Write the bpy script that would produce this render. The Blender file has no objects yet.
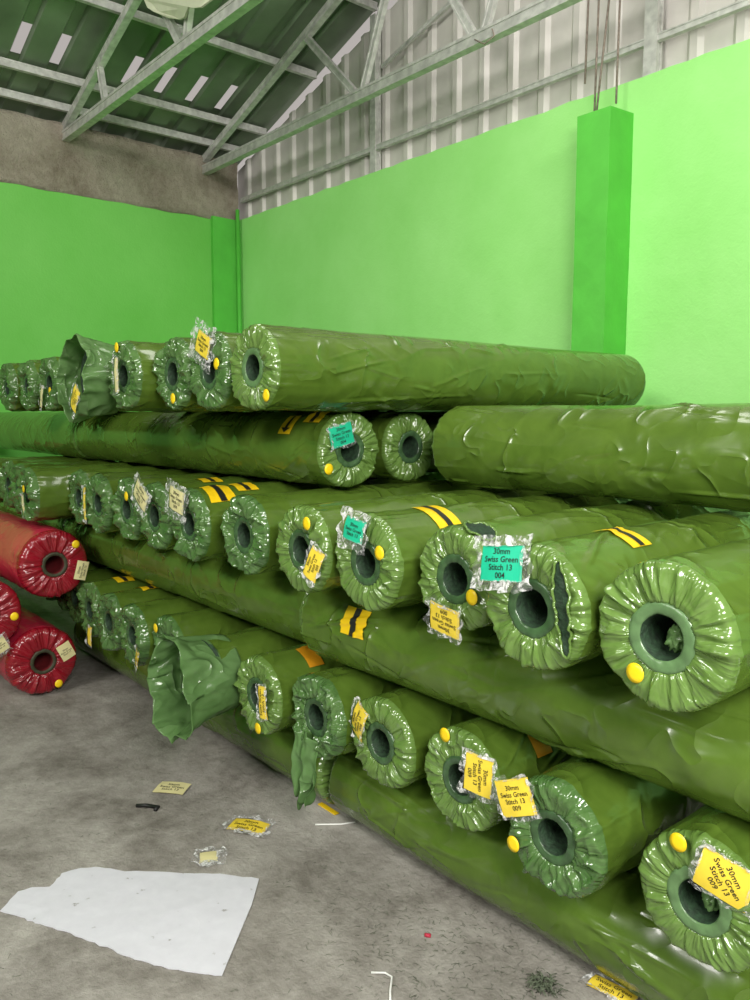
import bpy, bmesh, math, random
from mathutils import Vector, Matrix, noise
PI = math.pi
R_ = math.radians
S = bpy.context.scene
C = S.collection

# ------------------------------------------------------------------ camera, world, lights, exposure
cam = bpy.data.cameras.new('camera'); cam_o = bpy.data.objects.new('camera', cam); C.objects.link(cam_o)
cam.sensor_fit = 'VERTICAL'; cam.sensor_height = 36.0; cam.lens = 28.44; cam.clip_start = 0.02
cam_o.location = (0, 0, 1.55); cam_o.rotation_euler = (R_(90 - 6.36), 0, R_(49.7))
S.camera = cam_o
S.view_settings.view_transform = 'Standard'; S.view_settings.look = 'None'
S.view_settings.gamma = 1; S.view_settings.use_curve_mapping = False
S.view_settings.exposure = 0.35

W = bpy.data.worlds.new('world'); S.world = W; W.use_nodes = True
bgn = W.node_tree.nodes['Background']; bgn.inputs[0].default_value = (1.0, .93, .88, 1); bgn.inputs[1].default_value = .36

def area(name, loc, target, sx, sy, power, col):
    l = bpy.data.lights.new(name, 'AREA'); l.shape = 'RECTANGLE'; l.size = sx; l.size_y = sy; l.energy = power; l.color = col
    o = bpy.data.objects.new(name, l); C.objects.link(o); o.location = loc
    o.rotation_euler = (Vector(target) - Vector(loc)).to_track_quat('-Z', 'Y').to_euler()
    return o
area('skylight_overhead', (-2.4, 2.7, 5.6), (-1.4, 2.6, 0.5), 2.0, 1.2, 60, (1, .97, .92))
area('added_near_key', (1.3, .0, 2.8), (-.6, 1.7, 0.7), 1.5, 1.1, 160, (1, .97, .92))  # added key lamp out of view, brightens the nearest roll ends
area('doorway_daylight', (-2.2, -4.6, 4.7), (-3.2, 4.6, 3.1), 2.6, 1.2, 260, (1, .96, .92))

hi = area('added_wall_fill', (2.8, 1.2, 5.0), (-7.9, 3.6, 3.4), 1.8, .8, 40, (1, .97, .94)); hi.data.spread = R_(75)  # added high fill lamp, no window there; lifts the left wall and roof steel

# ------------------------------------------------------------------ node materials
def new_mat(name):
    m = bpy.data.materials.new(name); m.use_nodes = True
    nt = m.node_tree; b = nt.nodes['Principled BSDF']
    return m, nt, b
def nd(nt, t, **kw):
    n = nt.nodes.new(t)
    for k, v in kw.items():
        if k in ('inputs',):
            for kk, vv in v.items(): n.inputs[kk].default_value = vv
        else: setattr(n, k, v)
    return n
def mathn(nt, op, a, b=None, c=None):
    n = nt.nodes.new('ShaderNodeMath'); n.operation = op
    for i, x in enumerate((a, b, c)):
        if x is None: continue
        if isinstance(x, (int, float)): n.inputs[i].default_value = x
        else: nt.links.new(x, n.inputs[i])
    return n.outputs[0]
def noise_n(nt, vec, scale, detail=4, rough=.5, dist=0):
    n = nt.nodes.new('ShaderNodeTexNoise'); n.inputs['Scale'].default_value = scale; n.inputs['Detail'].default_value = detail
    n.inputs['Roughness'].default_value = rough; n.inputs['Distortion'].default_value = dist
    if vec is not None: nt.links.new(vec, n.inputs['Vector'])
    return n.outputs['Fac']
def ramp(nt, fac, stops):
    n = nt.nodes.new('ShaderNodeValToRGB'); e = n.color_ramp.elements
    while len(e) < len(stops): e.new(.5)
    for i, (p, c) in enumerate(stops):
        e[i].position = p; e[i].color = (c[0], c[1], c[2], 1) if isinstance(c, tuple) else (c, c, c, 1)
    nt.links.new(fac, n.inputs[0]); return n.outputs[0]
def bump(nt, b, h, strength, dist, prev=None):
    n = nt.nodes.new('ShaderNodeBump'); n.inputs['Strength'].default_value = strength; n.inputs['Distance'].default_value = dist
    nt.links.new(h, n.inputs['Height'])
    if prev is not None: nt.links.new(prev, n.inputs['Normal'])
    nt.links.new(n.outputs[0], b.inputs['Normal']); return n.outputs[0]
def objco(nt):
    return nt.nodes.new('ShaderNodeTexCoord').outputs['Object']
def mapping(nt, vec, scale=(1, 1, 1), rot=(0, 0, 0)):
    n = nt.nodes.new('ShaderNodeMapping'); n.inputs['Scale'].default_value = scale; n.inputs['Rotation'].default_value = rot
    nt.links.new(vec, n.inputs['Vector']); return n.outputs[0]
def ridge(nt, f):       # 1 on crease lines, falling off to 0
    return mathn(nt, 'SUBTRACT', 1.0, mathn(nt, 'MULTIPLY', mathn(nt, 'ABSOLUTE', mathn(nt, 'SUBTRACT', f, .5)), 4.0))

def film(name, c0, c1, rough=.3, gathered=False, thin=0.0, messy=1.0):
    m, nt, b = new_mat(name); co = objco(nt); L = nt.links
    if gathered:        # folds run out from the core
        sp = nd(nt, 'ShaderNodeSeparateXYZ'); L.new(co, sp.inputs[0])
        r = mathn(nt, 'SQRT', mathn(nt, 'ADD', mathn(nt, 'ADD', mathn(nt, 'MULTIPLY', sp.outputs[1], sp.outputs[1]), mathn(nt, 'MULTIPLY', sp.outputs[2], sp.outputs[2])), 1e-6))
        cb = nd(nt, 'ShaderNodeCombineXYZ')
        L.new(mathn(nt, 'ADD', mathn(nt, 'MULTIPLY', sp.outputs[0], 3.0), mathn(nt, 'MULTIPLY', r, 1.6)), cb.inputs[0])
        L.new(mathn(nt, 'DIVIDE', sp.outputs[1], r), cb.inputs[1]); L.new(mathn(nt, 'DIVIDE', sp.outputs[2], r), cb.inputs[2])
        v = cb.outputs[0]
        h = mathn(nt, 'ADD', ridge(nt, noise_n(nt, v, 8, 1, .5, 0)), mathn(nt, 'MULTIPLY', ridge(nt, noise_n(nt, co, 12, 1, .5, .4)), .35 * messy))
        n1 = bump(nt, b, h, .55, .005)
    else:
        v = mapping(nt, co, (.5, 1, 1), (.3, .2, .6))
        f1 = mathn(nt, 'POWER', mathn(nt, 'MAXIMUM', ridge(nt, noise_n(nt, v, 3.2, 1, .4, .8)), 0.0), 3.0)
        f2 = mathn(nt, 'POWER', mathn(nt, 'MAXIMUM', ridge(nt, noise_n(nt, mapping(nt, co, (1, .6, 1), (.9, .1, .3)), 8, 1, .4, .5)), 0.0), 3.0)
        msk = mathn(nt, 'MAXIMUM', mathn(nt, 'SUBTRACT', mathn(nt, 'MULTIPLY', noise_n(nt, co, 4, 1), 3.0), 1.2), 0.0)
        h = mathn(nt, 'ADD', mathn(nt, 'MULTIPLY', f1, .25), mathn(nt, 'MULTIPLY', mathn(nt, 'MULTIPLY', f2, msk), 1.6 * messy))
        h = mathn(nt, 'ADD', h, mathn(nt, 'MULTIPLY', noise_n(nt, co, 6, 1), 1.0))
        n1 = bump(nt, b, h, .8, .007)
    col = ramp(nt, noise_n(nt, co, 9, 5, .6, .6), [(.3, c0), (.72, c1)])
    L.new(col, b.inputs['Base Color'])
    b.inputs['Roughness'].default_value = rough
    b.inputs['Specular IOR Level'].default_value = .5 if gathered else .45
    b.inputs['Coat Weight'].default_value = .45 if gathered else .28; b.inputs['Coat Roughness'].default_value = .08
    L.new(n1, b.inputs['Coat Normal'])
    if thin:
        tr = nd(nt, 'ShaderNodeBsdfTranslucent'); L.new(col, tr.inputs[0]); L.new(n1, tr.inputs['Normal'])
        mx = nd(nt, 'ShaderNodeMixShader'); mx.inputs[0].default_value = thin
        L.new(b.outputs[0], mx.inputs[1]); L.new(tr.outputs[0], mx.inputs[2])
        L.new(mx.outputs[0], nt.nodes['Material Output'].inputs['Surface'])
    return m

def plain(name, col, rough=.5, metal=0, var=.1, scale=12, bs=0.0, bscale=40, spec=.5, bdist=.004):
    m, nt, b = new_mat(name); co = objco(nt)
    lo = tuple(max(0, c * (1 - var)) for c in col); hi = tuple(min(1, c * (1 + var)) for c in col)
    nt.links.new(ramp(nt, noise_n(nt, co, scale, 4), [(.3, lo), (.7, hi)]), b.inputs['Base Color'])
    b.inputs['Roughness'].default_value = rough; b.inputs['Metallic'].default_value = metal; b.inputs['Specular IOR Level'].default_value = spec
    if bs: bump(nt, b, noise_n(nt, co, bscale, 4), bs, bdist)
    return m

M = {}
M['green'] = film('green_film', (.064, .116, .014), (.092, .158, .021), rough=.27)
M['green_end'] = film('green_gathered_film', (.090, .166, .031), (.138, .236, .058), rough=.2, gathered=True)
M['green_thin'] = film('green_loose_film', (.16, .31, .10), (.24, .42, .16), rough=.18, thin=.5, messy=2.0)
M['green_crinkled'] = film('green_crinkled_film', (.045, .11, .026), (.10, .19, .058), rough=.15, gathered=True, messy=4.5)
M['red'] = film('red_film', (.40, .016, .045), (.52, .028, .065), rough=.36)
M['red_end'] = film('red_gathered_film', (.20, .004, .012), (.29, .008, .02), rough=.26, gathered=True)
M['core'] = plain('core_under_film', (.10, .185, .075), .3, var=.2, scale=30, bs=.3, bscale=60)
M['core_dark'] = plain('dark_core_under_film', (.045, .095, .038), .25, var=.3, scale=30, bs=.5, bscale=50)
M['core_red'] = plain('core_under_red_film', (.035, .035, .015), .6, var=.2, scale=30)
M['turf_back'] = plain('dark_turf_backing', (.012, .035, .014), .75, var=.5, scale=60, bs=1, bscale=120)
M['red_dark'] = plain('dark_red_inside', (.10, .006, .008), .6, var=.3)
M['yellow'] = plain('yellow_card', (.80, .60, .05), .45, var=.06, scale=25)
M['sticker'] = plain('yellow_sticker', (.90, .62, .01), .4, var=.05)
M['teal'] = plain('teal_card', (.01, .46, .27), .45, var=.06)
M['cream'] = plain('cream_card', (.68, .62, .32), .55, var=.06)
M['black'] = plain('black_ink', (.012, .012, .012), .5, var=.0)
M['tape'] = plain('yellow_tape', (.85, .56, .01), .35, var=.06)
M['orange'] = plain('orange_tape', (.60, .26, .01), .4, var=.1)
M['galv'] = plain('galvanised_steel', (.60, .60, .57), .4, metal=.35, var=.2, scale=18)
M['rust'] = plain('rusty_rod', (.24, .19, .16), .7, var=.4, scale=40)

def sleeve_mat():
    m, nt, b = new_mat('clear_crumpled_plastic'); co = objco(nt)
    b.inputs['Base Color'].default_value = (.8, .8, .8, 1); b.inputs['Roughness'].default_value = .12; b.inputs['Specular IOR Level'].default_value = .9
    h = ridge(nt, noise_n(nt, co, 45, 4, .6, 1.0)); n1 = bump(nt, b, h, 1, .006)
    tr = nd(nt, 'ShaderNodeBsdfTransparent')
    mx = nd(nt, 'ShaderNodeMixShader')
    nt.links.new(ramp(nt, noise_n(nt, co, 38, 4, .6, 1.2), [(.48, .10), (.60, .85)]), mx.inputs[0])
    nt.links.new(tr.outputs[0], mx.inputs[1]); nt.links.new(b.outputs[0], mx.inputs[2])
    nt.links.new(mx.outputs[0], nt.nodes['Material Output'].inputs['Surface'])
    return m
M['sleeve'] = sleeve_mat()

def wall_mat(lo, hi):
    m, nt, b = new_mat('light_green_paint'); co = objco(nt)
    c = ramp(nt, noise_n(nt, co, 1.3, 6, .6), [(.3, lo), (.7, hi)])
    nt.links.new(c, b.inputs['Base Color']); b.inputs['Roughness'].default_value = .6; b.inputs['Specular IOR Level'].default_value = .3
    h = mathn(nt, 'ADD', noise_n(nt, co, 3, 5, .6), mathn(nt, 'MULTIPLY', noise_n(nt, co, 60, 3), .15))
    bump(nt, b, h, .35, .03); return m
M['wall'] = wall_mat((.30, .73, .19), (.37, .80, .25)); M['wall_shade_tint'] = wall_mat((.15, .52, .08), (.19, .57, .11))  # second mix is the same wall green with the left wall's dimmer light coloured in
M['pillar'] = plain('bright_green_paint', (.10, .50, .055), .55, var=.08, scale=5, bs=.4, bscale=10, bdist=.01)
def concrete_mat(name, stops, scale, bs, bd, extra=True):
    m, nt, b = new_mat(name); co = objco(nt)
    f = mathn(nt, 'ADD', mathn(nt, 'MULTIPLY', noise_n(nt, co, scale, 8, .62, .4), .7), mathn(nt, 'MULTIPLY', noise_n(nt, co, scale * 9, 6, .7), .3))
    nt.links.new(ramp(nt, f, stops), b.inputs['Base Color']); b.inputs['Roughness'].default_value = .85; b.inputs['Specular IOR Level'].default_value = .2
    h = mathn(nt, 'ADD', noise_n(nt, co, scale * 3, 8, .65), mathn(nt, 'MULTIPLY', noise_n(nt, co, scale * 30, 5, .7), .4))
    bump(nt, b, h, bs, bd); return m
M['floor'] = concrete_mat('dusty_concrete', [(.38, (.17, .155, .135)), (.5, (.29, .272, .245)), (.62, (.41, .39, .355))], 1.9, .8, .018)
M['beam'] = concrete_mat('rough_cement', [(.35, (.30, .25, .19)), (.5, (.46, .40, .32)), (.65, (.62, .56, .46))], 2.2, 1.0, .09)
M['sheet'] = plain('corrugated_grey_sheet', (.60, .57, .54), .5, metal=.15, var=.14, scale=3)
M['roof'] = plain('roof_underside', (.17, .22, .15), .4, metal=.3, var=.4, scale=1.5)
def paper_mat():
    m, nt, b = new_mat('white_board'); co = objco(nt)
    k = ramp(nt, noise_n(nt, co, 26, 3, .6), [(.25, (.30, .29, .28)), (.32, (.62, .62, .68)), (.7, (.66, .66, .72))])
    nt.links.new(k, b.inputs['Base Color']); b.inputs['Roughness'].default_value = .55
    bump(nt, b, mathn(nt, 'ADD', noise_n(nt, co, 4, 3), mathn(nt, 'MULTIPLY', ridge(nt, noise_n(nt, co, 3, 2)), .3)), .5, .02); return m
M['paper'] = paper_mat()
M['pale'] = plain('pale_sheet', (.55, .58, .42), .7, var=.06)
M['white'] = plain('white_plastic', (.8, .8, .78), .4, var=.02)
M['greenfib'] = plain('green_fibre', (.09, .11, .07), .6, var=.4, scale=30)

# ------------------------------------------------------------------ mesh helpers
def link(name, me, mats, parent=None, loc=None):
    o = bpy.data.objects.new(name, me); C.objects.link(o)
    for m in (mats if isinstance(mats, (list, tuple)) else [mats]):
        me.materials.append(m)
    if parent is not None: o.parent = parent
    if loc is not None: o.location = loc
    return o
def mesh(name, v, f, mats, parent=None, smooth=True, mi=None, loc=None):
    me = bpy.data.meshes.new(name); me.from_pydata(v, [], f)
    me.polygons.foreach_set('use_smooth', [smooth] * len(f))
    if mi: me.polygons.foreach_set('material_index', mi)
    me.update()
    return link(name, me, mats, parent, loc)
def tag(o, label, cat=None, group=None, kind=None):
    if label: o['label'] = label
    if cat: o['category'] = cat
    if group: o['group'] = group
    if kind: o['kind'] = kind
    return o
def empty(name, loc, rotz=0):
    o = bpy.data.objects.new(name, None); C.objects.link(o); o.location = loc; o.rotation_euler = (0, 0, rotz); o.empty_display_size = .1
    return o
def box_vf(a, b):
    (x0, y0, z0), (x1, y1, z1) = a, b
    return [(x0, y0, z0), (x1, y0, z0), (x1, y1, z0), (x0, y1, z0), (x0, y0, z1), (x1, y0, z1), (x1, y1, z1), (x0, y1, z1)], \
        [(0, 3, 2, 1), (4, 5, 6, 7), (0, 1, 5, 4), (1, 2, 6, 5), (2, 3, 7, 6), (3, 0, 4, 7)]
def bar_vf(p, q, w, h, up=(0, 0, 1)):      # channel-like bar with a lip on both edges
    p, q = Vector(p), Vector(q); d = (q - p).normalized(); s = d.cross(Vector(up)).normalized(); u = s.cross(d)
    prof = [(-w, -h), (w, -h), (w, -h * .55), (w * .8, -h * .55), (w * .8, h * .55), (w, h * .55), (w, h), (-w, h), (-w, h * .55), (-w * .8, h * .55), (-w * .8, -h * .55), (-w, -h * .55)]
    n = len(prof); v = [tuple(e + s * a + u * b) for e in (p, q) for a, b in prof]
    f = [(i, (i + 1) % n, n + (i + 1) % n, n + i) for i in range(n)] + [tuple(range(n))[::-1], tuple(range(n, 2 * n))]
    return v, f
def tube_vf(pts, r, n=8):
    v, f = [], []; pts = [Vector(p) for p in pts]
    for i, p in enumerate(pts):
        d = (pts[min(i + 1, len(pts) - 1)] - pts[max(i - 1, 0)]).normalized()
        a = d.orthogonal().normalized() if i == 0 else (a - d * a.dot(d)).normalized()
        b = d.cross(a)
        for k in range(n):
            t = 2 * PI * k / n; v.append(tuple(p + a * math.cos(t) * r + b * math.sin(t) * r))
        if i:
            for k in range(n):
                k2 = (k + 1) % n; f.append(((i - 1) * n + k, (i - 1) * n + k2, i * n + k2, i * n + k))
    f.append(tuple(range(n))[::-1]); f.append(tuple(range((len(pts) - 1) * n, len(pts) * n)))
    return v, f
def merge(parts):
    V, F = [], []
    for v, f in parts:
        o = len(V); V += v; F += [tuple(i + o for i in q) for q in f]
    return V, F
def struct(name, v, f, mat, smooth=False, parent=None):
    o = mesh(name, v, f, mat, parent, smooth)
    if parent is None: o['kind'] = 'structure'
    return o

# ------------------------------------------------------------------ the building
XW, YW = -7.9, 4.7
struct('floor', *box_vf((XW - .3, -6, -.2), (7.2, YW + .3, 0)), M['floor'])
def slab_wall(name, x0, x1, z_of, thick, axis, mat, nz=10, n=60, amp=.012, z0=0.0):
    """wall slab with an uneven plastered top edge; axis 'x' runs along X on Y=YW, 'y' along Y on X=XW"""
    v, f = [], []
    for j, side in enumerate((0, thick)):
        for i in range(n + 1):
            s = x0 + (x1 - x0) * i / n
            for k in range(nz + 1):
                zt = z_of(s) + amp * noise.noise(Vector((s * 5, side, 3.1))) + amp * .8 * noise.noise(Vector((s * 19, side, 1.1)))
                z = z0 + (zt - z0) * k / nz
                v.append((s, YW + side, z) if axis == 'x' else (XW - side, s, z))
    N = (n + 1) * (nz + 1)
    for j in (0, 1):
        for i in range(n):
            for k in range(nz):
                a = j * N + i * (nz + 1) + k; q = (a, a + nz + 1, a + nz + 2, a + 1)
                f.append(q if j == 0 else q[::-1])
    for i in range(n):
        a = i * (nz + 1) + nz; f.append((a, a + nz + 1, N + a + nz + 1, N + a))
        a = i * (nz + 1); f.append((a, N + a, N + a + nz + 1, a + nz + 1))
    for i in (0, n):
        a = i * (nz + 1); f.append((a, a + nz, N + a + nz, N + a))
    me = struct(name, v, f, mat)
    bm = bmesh.new(); bm.from_mesh(me.data); bmesh.ops.recalc_face_normals(bm, faces=bm.faces); bm.to_mesh(me.data); bm.free()
    return me
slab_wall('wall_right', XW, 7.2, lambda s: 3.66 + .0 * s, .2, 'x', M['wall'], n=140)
slab_wall('wall_left', -6, YW + .2, lambda s: 3.655, .2, 'y', M['wall_shade_tint'], n=90, amp=.02)
struct('wall_front', *merge([box_vf((XW - .2, -5.9, 0), (-1.2, -5.7, 6.6)), box_vf((-1.2, -5.9, 4.2), (6.9, -5.7, 6.6))]), M['wall'])
struct('wall_far', *box_vf((7.0, -5.9, 0), (7.2, YW, 4.2)), M['wall'])
# rough cement ring beam on the left wall
v, f = [], []
nj, nk = 120, 14
for j in range(nj + 1):
    y = -6 + (YW + 6) * j / nj
    for k in range(nk + 1):
        z = 3.63 + .64 * k / nk
        z += .015 * noise.noise(Vector((y * 4, 0, 7))) if k in (0, nk) else 0
        v.append((XW + .012 + .022 * noise.noise(Vector((y * 3, z * 5, 2))) + .012 * noise.noise(Vector((y * 13, z * 14, 5))), y, z))
o_ = len(v)
for j in range(nj + 1):
    y = -6 + (YW + 6) * j / nj; v.append((XW - .2, y, 3.63)); v.append((XW - .2, y, 4.27))
for j in range(nj):
    for k in range(nk):
        a = j * (nk + 1) + k; f.append((a, a + nk + 1, a + nk + 2, a + 1))
    b0 = o_ + 2 * j; a = j * (nk + 1)
    f.append((a + nk, a + nk + nk + 1, b0 + 3, b0 + 1)); f.append((b0, b0 + 1, b0 + 3, b0 + 2)); f.append((a, b0, b0 + 2, a + nk + 1))
struct('trim_1', v, f, M['beam'], smooth=True)
# corner column and wall pillar
def pillar(name, x0, x1, y0, y1, h, label, mat=None):
    n = 24; v, f = [], []
    for k in range(n + 1):
        z = h * k / n
        for (x, y) in ((x0, y0), (x1, y0), (x1, y1), (x0, y1)):
            w = .004 * noise.noise(Vector((x * 3, y * 3, z * 2.5)))
            zz = z + (.025 * noise.noise(Vector((x * 9, y * 9, 2))) if k == n else 0)
            v.append((x + w, y + w, zz))
    for k in range(n):
        for i in range(4):
            a = k * 4 + i; b = k * 4 + (i + 1) % 4; f.append((a, b, b + 4, a + 4))
    f.append((n * 4, n * 4 + 1, n * 4 + 2, n * 4 + 3)); f.append((3, 2, 1, 0))
    o = mesh(name, v, f, mat or M['pillar'], smooth=False); o['label'] = label; o['kind'] = 'structure'
    return o
pillar('trim_2', -3.22, -2.975, 4.44, 4.72, 3.44, 'bright green square pillar standing against the pale green right wall')
pillar('trim_3', XW - .02, XW + .05, 4.36, 4.72, 3.66, 'darker green corner column where the two walls meet')
# plaster scar above pillar
# downpipe in the corner
p = mesh('corner_pipe', *tube_vf([(XW + .10, 4.64, 0), (XW + .10, 4.64, 3.75)], .022, 14), M['pillar'])
tag(p, 'thin green painted pipe running up the far corner of the walls', 'pipe')

# gable cladding: trapezoid ribs, upright
def ribbed(x0, x1, pitch, rib, depth):
    pts = []; x = x0
    while x < x1:
        pts += [(x, 0), (x + pitch - rib - .03, 0), (x + pitch - rib, depth), (x + pitch - .03, depth)]
        # small stiffener
        x += pitch
    pts.append((x, 0)); return pts
def roofz(x): return 4.35 + .325 * (x + 7.9) if x < -.5 else 4.35 + .325 * 7.4 - .325 * (x + .5)
def sheetz(x): return 4.31 + .302 * (x + 7.9) if x < -.5 else 4.31 + .302 * 7.4 - .3 * (x + .5)
pts = ribbed(-8.1, 6.8, .29, .08, .028); v, f = [], []
for (x, d) in pts:
    v.append((x, YW + .10 + .03 - d, 3.6)); v.append((x, YW + .13 - d, sheetz(x)))
for i in range(len(pts) - 1):
    a = 2 * i; f.append((a, a + 2, a + 3, a + 1))
gs = struct('wall_gable', v, f, M['sheet'])
sol = gs.modifiers.new('s', 'SOLIDIFY'); sol.thickness = .0012
# roof sheeting: ribs run down the slope, laps open where the upper sheet starts
v, f = [], []
ys = []; y = -5.6; pitch = .32
prof = []
while y < 4.8:
    prof += [(y, 0), (y + pitch - .12, 0), (y + pitch - .10, .036), (y + pitch - .02, .036)]
    y += pitch
prof.append((y, 0))
prof = [(a + .23, b) for a, b in prof]; prof = [q for q in prof if q[0] < 4.87]
xs_ = [-8.25, -7.37, -7.02, -6.2, -5.0, -3.5, -2, -.5, 1, 3, 5, 7.2]
for x in xs_:
    for (yy, d) in prof: v.append((x, yy, roofz(x) + d + .02))
n = len(prof)
for i in range(len(xs_) - 1):
    for j in range(n - 1):
        a = i * n + j
        if i == 1 and j % 4 == 2 and 2.1 < prof[j][0] < 4.4 and (j // 4) % 6 != 1: continue     # open rib at the lap
        f.append((a, a + 1, a + n + 1, a + n))
rf = struct('ceiling', v, f, M['roof']); rf.modifiers.new('s', 'SOLIDIFY').thickness = .0012

# purlins, trusses, girts and posts: each bar can be lifted away
def steel(name, p, q, w, h, label, cat, group=None, up=(0, 0, 1), mat='galv'):
    o = mesh(name, *bar_vf(p, q, w, h, up), M[mat], smooth=False); return tag(o, label, cat, group)
for x, lab in ((-7.76, 'steel purlin nearest the rough cement beam, lowest under the roof'), (-7.40, 'second steel purlin up from the cement beam, just below the bright roof slits'),
               (-6.5, 'third steel purlin up the roof from the cement beam'), (-5.6, 'fourth steel purlin, highest in view under the roof')):
    z = roofz(x) - .028
    steel('roof_purlin', (x, -5.5, z), (x, 4.76, z), .022, .032, lab, 'purlin', 'purlins under the roof sheets')
def truss(y, label, zc, webs):
    t = empty('roof_truss', (XW, y, zc)); tag(t, label, 'roof truss', 'trusses under the roof')
    def part(nm, p, q, w, h):
        o = mesh(nm, *bar_vf((p[0] - XW, 0, p[1] - zc), (q[0] - XW, 0, q[1] - zc), w, h), M['galv'], t, smooth=False); return o
    part('bottom_chord', (XW + .0, zc), (6.9, zc), .035, .045)
    part('top_chord', (XW + .02, roofz(XW) - .12), (-.5, roofz(-.5) - .12), .03, .035)
    part('top_chord', (-.5, roofz(-.5) - .12), (6.9, roofz(6.9) - .12), .03, .035)
    for a, b in webs: part('web_bar', a, b, .02, .03)
truss(4.3, 'pale steel truss closest to the ribbed gable sheeting', 4.12, [((-6.02, 4.84), (-5.3, 4.14)), ((-4.72, 5.27), (-5.22, 4.15)), ((-4.72, 5.27), (-4.0, 4.15)), ((-3.3, 5.7), (-3.9, 4.15)), ((-7.72, 4.14), (-7.72, 4.29)), ((-3.3, 5.7), (-2.6, 4.15)), ((-1.9, 6.15), (-2.5, 4.15))])
truss(2.83, 'pale steel truss crossing the top left, under the hanging pale scrap', 4.15, [((-6.0, 4.83), (-5.5, 4.18)), ((-5.1, 5.1), (-5.42, 4.18)), ((-7.8, 4.16), (-7.8, 4.5)), ((-5.1, 5.1), (-4.3, 4.18)), ((-3.5, 5.6), (-4.2, 4.18)), ((-7.0, 4.5), (-6.9, 4.17))])
steel('wall_girt', (-7.9, 4.745, 3.88), (6.8, 4.745, 3.88), .02, .022, 'long steel rail along the ribbed sheeting just above the green wall', 'girt')
steel('wall_girt', (-5.5, 4.745, 4.54), (-2.6, 4.745, 5.30), .012, .016, 'thin dark sloping rail high on the ribbed sheeting', 'girt')
for x, w, lab in ((-5.60, .035, 'narrow upright steel post against the sheeting left of the pillar'), (-2.89, .045, 'wide upright steel post on the wall right of the pillar')):
    steel('gable_post', (x, 4.755, 3.62), (x, 4.755, roofz(x) - .1), w, .035, lab, 'post', 'posts against the gable sheeting', up=(0, 1, 0))
for i, (x0, x1, z0, y, lab) in enumerate(((-3.284, -3.26, 3.70, 4.60, 'leftmost thin rod standing above the green pillar'), (-3.17, -3.15, 3.42, 4.55, 'long thin rod rising from the left of the pillar top'),
                                     (-3.14, -2.97, 3.46, 4.53, 'thin leaning rod crossing the others over the pillar'), (-3.03, -3.02, 3.50, 4.58, 'rightmost thin rod rising from the green pillar top'))):
    pts_ = [(x0 + (x1 - x0) * t, y, z0 + (5.1 - z0) * t) for t in (0, .3, .6, 1)]
    o = mesh('reinforcing_rod', *tube_vf(pts_, .007, 6), M['rust']); tag(o, lab, 'rod', 'bare rods above the pillar')
# loose wire loops on the wall edge
o = mesh('wire_hook', *tube_vf([(-3.95, 4.25, 4.10), (-3.86, 4.25, 4.04), (-3.78, 4.26, 4.07), (-3.80, 4.26, 4.12)], .005, 6), M['rust']); tag(o, 'small bent wire hook hanging under the pale steel chord', 'wire')
# pale scrap lying over truss 2
out = [(-6.02, 4.84), (-5.87, 4.60), (-5.78, 4.50), (-5.69, 4.44), (-5.55, 4.36), (-5.40, 4.30), (-5.30, 4.275), (-5.18, 4.29), (-5.10, 4.25), (-4.99, 4.215), (-4.86, 4.24), (-4.70, 4.36), (-4.75, 4.62), (-5.2, 4.80), (-5.7, 4.92)]
v = [(x, 2.74 + .03 * math.sin(9 * x), z) for x, z in out] + [(x, 2.755 + .03 * math.sin(9 * x), z) for x, z in out]; n = len(out)
f = [tuple(range(n)), tuple(range(n, 2 * n))[::-1]] + [(i, n + i, n + (i + 1) % n, (i + 1) % n) for i in range(n)]
o = mesh('foam_scrap', v, f, M['pale'], smooth=False); tag(o, 'pale torn scrap hanging on the truss at the top edge', 'scrap')

# ------------------------------------------------------------------ writing
_txt = {}
def text_mesh(lines, size=1.0):
    key = lines
    if key not in _txt:
        cu = bpy.data.curves.new('t', 'FONT'); cu.body = lines; cu.align_x = 'CENTER'; cu.align_y = 'CENTER'; cu.size = 1; cu.space_line = .95; cu.offset = .012
        cu.resolution_u = 2
        o = bpy.data.objects.new('t', cu); C.objects.link(o)
        dg = bpy.context.evaluated_depsgraph_get(); me = bpy.data.meshes.new_from_object(o.evaluated_get(dg))
        vs = [tuple(v.co) for v in me.vertices]; fs = [tuple(p.vertices) for p in me.polygons]
        bpy.data.objects.remove(o); bpy.data.curves.remove(cu); bpy.data.meshes.remove(me)
        xs = [v[0] for v in vs]; ys = [v[1] for v in vs]
        _txt[key] = (vs, fs, max(xs) - min(xs), max(ys) - min(ys), (max(xs) + min(xs)) / 2, (max(ys) + min(ys)) / 2)
    return _txt[key]
def card_surface(w, h, bend, curl, seed):
    def P(a, b):    # a,b in metres from the card centre
        z = -bend * (a * 2 / w) ** 2 * .5 - curl * (b * 2 / h) ** 2 * .5 + .0025 * noise.noise(Vector((a * 25, b * 25, seed)))
        return (a, b, z)
    return P
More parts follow.
